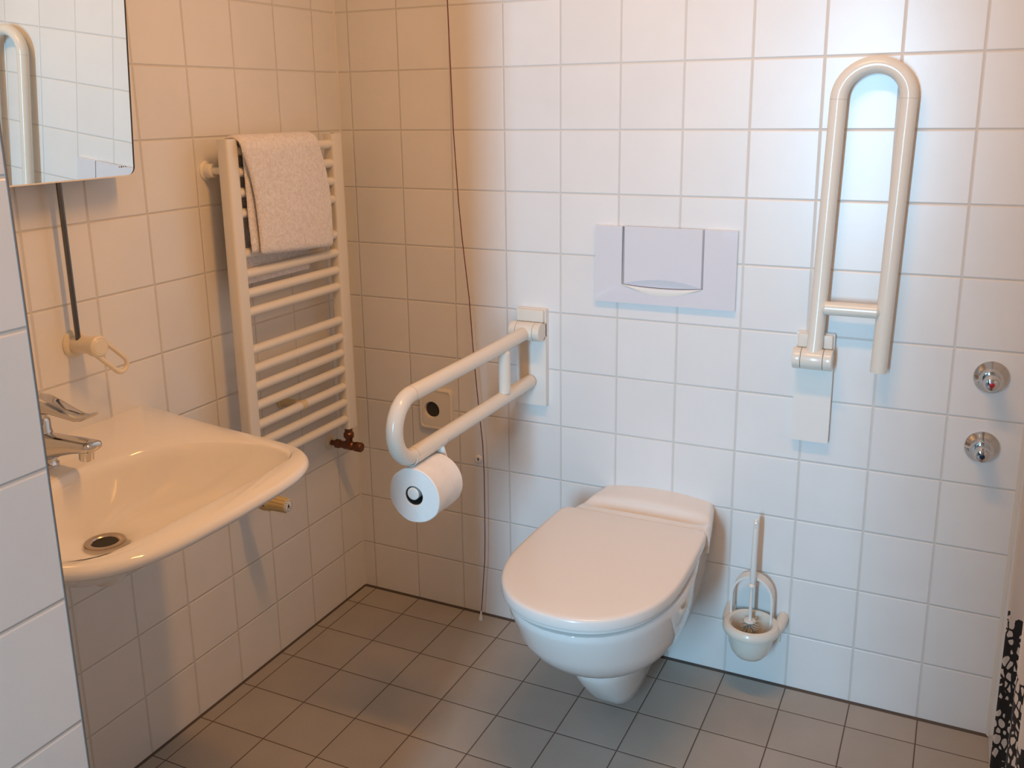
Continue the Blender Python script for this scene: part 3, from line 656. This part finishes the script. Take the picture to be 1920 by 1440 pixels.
# ------------------------------------------------------------------ sink
SY = -1.09; ZT = 0.797
t = thing('washbasin', 'white wall-mounted washbasin with wide shallow bowl on the left wall', 'washbasin', (0.25, SY, 0.63))
outer_h = [(0, 0), (0, 0.3375), (0.05, 0.332), (0.127, 0.318), (0.218, 0.302), (0.327, 0.288), (0.411, 0.276), (0.46, 0.264), (0.495, 0.243), (0.520, 0.213), (0.537, 0.170), (0.546, 0.115), (0.549, 0.05), (0.550, 0)]
inner_h = [(0.176, 0), (0.181, 0.055), (0.198, 0.112), (0.224, 0.155), (0.262, 0.193), (0.310, 0.221), (0.36, 0.236), (0.41, 0.239), (0.448, 0.231), (0.472, 0.213), (0.482, 0.185), (0.486, 0.13), (0.487, 0.06), (0.487, 0)]
NS = 64
def smooth_poly(P, n, dense=6):
    # Catmull-Rom through the points (keeps the wall corner sharp when flagged)
    out = []
    for i in range(len(P) - 1):
        p0 = Vector(P[max(i - 1, 0)]); p1 = Vector(P[i]); p2 = Vector(P[i + 1]); p3 = Vector(P[min(i + 2, len(P) - 1)])
        for k in range(dense):
            f = k / dense
            out.append(0.5 * ((2 * p1) + (-p0 + p2) * f + (2 * p0 - 5 * p1 + 4 * p2 - p3) * f * f + (-p0 + 3 * p1 - 3 * p2 + p3) * f ** 3))
    out.append(Vector(P[-1])); return resample([(p.x, p.y, 0) for p in out], n)
oh = [Vector((0, 0.3375 * i / 14, 0)) for i in range(14)] + smooth_poly([Vector(p) for p in outer_h[1:]], NS - 14)
ih = smooth_poly([Vector(p) for p in inner_h], NS)
def full(P, z): return [(p.x, SY + p.y, z if not callable(z) else z(p)) for p in P] + [(p.x, SY - p.y, z if not callable(z) else z(p)) for p in P[-2:0:-1]]
cen = Vector((0.24, 0, 0))
def ins(P, d, keepback=True):
    out = []
    for i, p in enumerate(P):
        a = P[max(i - 1, 0)]; b_ = P[min(i + 1, len(P) - 1)]
        tg = (b_ - a); tg = Vector((tg.x, tg.y, 0)).normalized() if tg.length > 1e-7 else Vector((0, 1, 0))
        nrm = Vector((-tg.y, tg.x, 0))
        if i == 0 or i == len(P) - 1: nrm = Vector((1 if i else -1, 0, 0))
        q = p - nrm * d
        if keepback and p.x < 1e-4: q = Vector((0.0, p.y * (1 - (d / 0.34)), 0))
        q.y = max(q.y, 0); out.append(q)
    return out
def lerp(P, Q, f): return [p.lerp(q, f) for p, q in zip(P, Q)]
dr = [Vector((0.236 - 0.034 * math.cos(PI * i / (NS - 1)), 0.034 * math.sin(PI * i / (NS - 1)), 0)) for i in range(NS)]
under = [Vector((0.20 + (p.x - 0.24) * 0.42, p.y * 0.42, 0)) if p.x > 1e-4 else Vector((0.0, p.y * 0.5, 0)) for p in oh]
rings = [full(lerp(under, oh, 0.0), 0.656), full(lerp(under, oh, 0.2), 0.685), full(lerp(under, oh, 0.42), 0.714), full(lerp(under, oh, 0.62), 0.742), full(lerp(under, oh, 0.80), 0.766), full(ins(oh, 0.028), 0.7715), full(ins(oh, 0.016), 0.7725), full(ins(oh, 0.006), 0.7755), full(ins(oh, 0.0012), 0.7805), full(oh, 0.785), full(ins(oh, 0.0014), 0.790), full(ins(oh, 0.0045), 0.794), full(ins(oh, 0.0095), ZT),
         full(ins(ih, -0.007, False), ZT), full(ins(ih, -0.0025, False), 0.7955), full(ih, 0.792), full(ins(ih, 0.005, False), 0.785)]
prev = ins(ih, 0.005, False)
for f, z in ((0.05, 0.772), (0.12, 0.755), (0.22, 0.735), (0.36, 0.716), (0.52, 0.702), (0.70, 0.692), (0.86, 0.684), (1.0, 0.676)):
    rings.append(full(lerp(prev, dr, f), z))
rings.append(full([Vector((0.236 + (p.x - 0.236) * 0.8, p.y * 0.8, 0)) for p in dr], 0.664))
bm = bmesh.new(); loft(bm, rings); bmesh.ops.remove_doubles(bm, verts=bm.verts, dist=1e-6)
sk = obj('basin', bm, M['ceramic'], t, angle=70)
DC = (0.236, SY)
obj('drain_ring', lathe(bmesh.new(), (DC[0], DC[1], 0.6745), (0, 0, 1), [(0, 0.0335), (0.0035, 0.0335), (0.0042, 0.031), (0.0030, 0.024), (0.001, 0.0225), (0.0005, 0.0215)], 40), M['steel'], t)
obj('drain_hole', lathe(bmesh.new(), (DC[0], DC[1], 0.6748), (0, 0, 1), [(0, 0.0215), (0.0012, 0.0215)], 32), M['dark'], t)
bm = bmesh.new(); lathe(bm, (DC[0], DC[1], 0.600), (0, 0, 1), [(0, 0.018), (0.004, 0.026), (0.03, 0.030), (0.060, 0.030)], 32)
tube(bm, [(DC[0], SY, 0.615), (0.15, SY, 0.605), (0.06, SY, 0.600), (0.0, SY, 0.600)], 0.016, 24)
obj('drain_trap', bm, M['nylon_white'], t)
# mixer tap
t = thing('mixer_tap', 'chrome single-lever mixer tap standing on the washbasin', 'tap', (0.105, SY, ZT))
bm = bmesh.new(); lathe(bm, (0.105, SY, ZT), (0, 0, 1), [(0, 0.026), (0.004, 0.026), (0.007, 0.0235), (0.012, 0.0225), (0.060, 0.0225), (0.066, 0.0215), (0.068, 0.0205), (0.085, 0.0205), (0.089, 0.018)], 40)
obj('tap_body', bm, M['chrome'], t)
def spout_ring(x, z, hw, hh, n=28, p=2.6):
    return [(x, SY + hw * math.copysign(abs(math.cos(a)) ** (2 / p), math.cos(a)), z + hh * math.copysign(abs(math.sin(a)) ** (2 / p), math.sin(a))) for a in [2 * PI * k / n for k in range(n)]]
bm = bmesh.new(); loft(bm, [spout_ring(0.110, 0.836, 0.0205, 0.0245), spout_ring(0.135, 0.838, 0.0205, 0.0235), spout_ring(0.165, 0.844, 0.0200, 0.0175), spout_ring(0.20, 0.849, 0.0195, 0.0130), spout_ring(0.225, 0.851, 0.019, 0.0110), spout_ring(0.236, 0.852, 0.0185, 0.0095), spout_ring(0.240, 0.852, 0.016, 0.006), spout_ring(0.2415, 0.852, 0.010, 0.003)])
obj('spout', bm, M['chrome'], t, angle=60)
obj('aerator', lathe(bmesh.new(), (0.219, SY, 0.845), (-0.12, 0, -1), [(0, 0.0125), (0.017, 0.0125), (0.0185, 0.0115), (0.0186, 0.009), (0.0175, 0.0001)], 28), M['chrome'], t)
bm = bmesh.new()
def lev(x, z, hw, hh): return spout_ring(x, z, hw, hh, 24, 2.8)
loft(bm, [lev(0.080, 0.902, 0.012, 0.008), lev(0.086, 0.905, 0.021, 0.017), lev(0.105, 0.911, 0.0225, 0.0190), lev(0.128, 0.914, 0.0215, 0.0165), lev(0.155, 0.912, 0.0190, 0.0110), lev(0.185, 0.906, 0.0170, 0.0075), lev(0.212, 0.9015, 0.0155, 0.0058), lev(0.228, 0.903, 0.0150, 0.0045), lev(0.242, 0.909, 0.0142, 0.0035), lev(0.2455, 0.911, 0.011, 0.002)])
obj('lever', bm, M['chrome'], t, angle=60)

# ------------------------------------------------------------------ tilting mirror
n_m = Vector((math.cos(0.0707) * math.cos(0.0124), math.cos(0.0707) * math.sin(0.0124), -math.sin(0.0707))).normalized()
P0 = Vector((0.0713, -0.9, 1.29))
e_u = Vector((0, 0, 1)).cross(n_m).normalized(); e_v = n_m.cross(e_u).normalized()     # e_u ~ +y
o_m = P0 + e_u * ((-1.385 + 0.9)) - e_v * 0.005
Wm, Hm = 0.600, 0.640
t = thing('wall_mirror', 'large tilting wall mirror with rounded corners above the washbasin', 'mirror', o_m)
out = rrect(0, Wm, 0, Hm, 0.014, 6)
bm = prism(bmesh.new(), out, -n_m * 0.0050, o_m, e_u, e_v)
obj('mirror_glass', bm, M['mirror'], t, smooth=False)
bm = prism(bmesh.new(), [(x + (0.0088 if x > 0.3 else -0.0006), y - (0.0 if x > 0.3 else 0.0)) for x, y in out], -n_m * 0.014, o_m - n_m * 0.0052, e_u, e_v)
obj('back_panel', bm, M['shaded_edge'], t, smooth=False)  # near-black colour stands in for the shade behind the mirror's right edge
bm = prism(bmesh.new(), [(0.012, -0.0024), (Wm - 0.012, -0.0024), (Wm - 0.012, 0.0), (0.012, 0.0)], -n_m * 0.010, o_m + n_m * 0.0006, e_u, e_v)
obj('bottom_strip', bm, M['enamel'], t, smooth=False)
for uu in (0.1, 0.5):
    p = o_m + e_u * uu + e_v * 0.32 - n_m * 0.016; obj('pivot', cyl(bmesh.new(), p, (0.0, p.y, p.z), 0.012, 20), M['steel'], t)
bm = bmesh.new()   # tiny maker's mark near the lower right corner, not legible in the photo
for k, (w_, h_) in enumerate(((0.0035, 0.0022), (0.004, 0.0036), (0.003, 0.0026), (0.0035, 0.0022))):
    x_ = Wm - 0.036 + k * 0.0052
    prism(bm, [(x_, 0.0165 - h_ / 2), (x_ + w_, 0.0165 - h_ / 2), (x_ + w_ * 0.7, 0.0165 + h_ / 2), (x_ + w_ * 0.2, 0.0165 + h_ / 2)], n_m * 0.0002, o_m, e_u, e_v)
o = obj('logo_mark', bm, simple('etched_mark', (0.22, 0.22, 0.22), 0.6), t, smooth=False)
# lever that tilts the mirror
t = thing('mirror_lever', 'cream looped lever on the wall below the mirror, with a thin polished metal rod', 'lever', (0, -0.912, 0.969))
LY, LZ = -0.912, 0.969
obj('rosette', lathe(bmesh.new(), (0, LY, LZ), (1, 0, 0), [(0, 0.0275), (0.003, 0.0275), (0.0065, 0.0245), (0.0075, 0.0185)], 40), M['beige'], t)
obj('shaft', lathe(bmesh.new(), (0.0, LY, LZ), (1, 0, 0), [(0, 0.0178), (0.052, 0.0172), (0.054, 0.015)], 40), M['beige'], t)
bm = bmesh.new(); hx = 0.064
dv = Vector((0, 0.060, -0.0585)).normalized(); pv = Vector((0, dv.z, -dv.y)); ce = Vector((hx, LY, LZ)); rl = 0.0165
far = ce + dv * 0.068
pl_ = [ce + pv * 0.0165 * 0.95] + [ce + dv * (0.068 * i / 8) + pv * 0.0155 for i in range(1, 9)]
pl_ += [far + (pv * math.cos(a) + dv * math.sin(a)) * 0.0155 for a in [PI * i / 16 for i in range(1, 16)]]
pl_ += [ce + dv * (0.068 * (8 - i) / 8) - pv * 0.0155 for i in range(0, 8)] + [ce - pv * 0.0165 * 0.95]
tube(bm, pl_, 0.0048, 16)
obj('loop_handle', bm, M['beige'], t)
obj('hub', lathe(bmesh.new(), (0.052, LY, LZ), (1, 0, 0), [(0, 0.017), (0.002, 0.0205), (0.010, 0.0215), (0.017, 0.0205), (0.020, 0.0165), (0.0195, 0.0155)], 40), M['beige'], t)
obj('hub_cap', lathe(bmesh.new(), (0.068, LY, LZ), (1, 0, 0), [(0, 0.0150), (0.0035, 0.0148), (0.0045, 0.0135), (0.0046, 0.0001)], 40), M['beige'], t)
obj('rod', tube(bmesh.new(), [(0.024, -0.921, 0.980), (0.024, -0.921, 1.32)], 0.0050, 20), simple('chrome_dark_reflection', (0.16, 0.155, 0.15), 0.08, metal=1.0), t)  # chrome rod, the dark surroundings it reflects are put into its base colour

# ------------------------------------------------------------------ shower curtain at the right edge
RX, RZ = 1.662, 2.05
t = thing('curtain_rail', 'white curtain rail along the right wall', 'curtain rail', (RX, -1.2, RZ))
obj('rail', cyl(bmesh.new(), (RX, -1.75, RZ), (RX, -0.72, RZ), 0.010, 20, 0.002), M['enamel'], t)
for y in (-1.7, -0.76): obj('rail_bracket', B(RX, XR, y - 0.008, y + 0.008, RZ - 0.008, RZ + 0.008), M['enamel'], t)
path = []
path.append((1.637, -0.800)); path.append((1.655, -0.803)); path.append((1.672, -0.812)); path.append((1.680, -0.826)); path.append((1.678, -0.850))
y = -0.86; k = 0
while y > -1.70:
    path.append((1.663 + 0.015 * math.cos(k * PI / 4 + 0.3), y)); y -= 0.014; k += 1
path = [Vector((a, b_, 0)) for a, b_ in path]
cp_ = smooth_poly(path, 260, 5)
bm = bmesh.new(); uvl = bm.loops.layers.uv.new('cloth'); nz_ = 36; z0, z1 = 0.06, RZ - 0.0125
V = []; arcl = [0]
for a, b_ in zip(cp_, cp_[1:]): arcl.append(arcl[-1] + (b_ - a).length)
for i in range(nz_ + 1):
    z = z0 + (z1 - z0) * i / nz_; row = []
    for j, p in enumerate(cp_):
        row.append(bm.verts.new((p.x + 0.0010 * math.sin(z * 5 + j * 0.2), p.y + 0.001 * math.sin(z * 4 + j * 0.1), z)))
    V.append(row)
for i in range(nz_):
    for j in range(len(cp_) - 1):
        f = bm.faces.new((V[i][j], V[i][j + 1], V[i + 1][j + 1], V[i + 1][j]))
        for lp, (jj, ii) in zip(f.loops, ((j, i), (j + 1, i), (j + 1, i + 1), (j, i + 1))):
            lp[uvl].uv = (arcl[jj], z0 + (z1 - z0) * ii / nz_)
cur = obj('shower_curtain', bm, M['curtain'], angle=180)
md = cur.modifiers.new('cloth_thickness', 'SOLIDIFY'); md.thickness = 0.0012
tag(cur, 'white curtain with a black scaly print at the right edge', 'curtain')
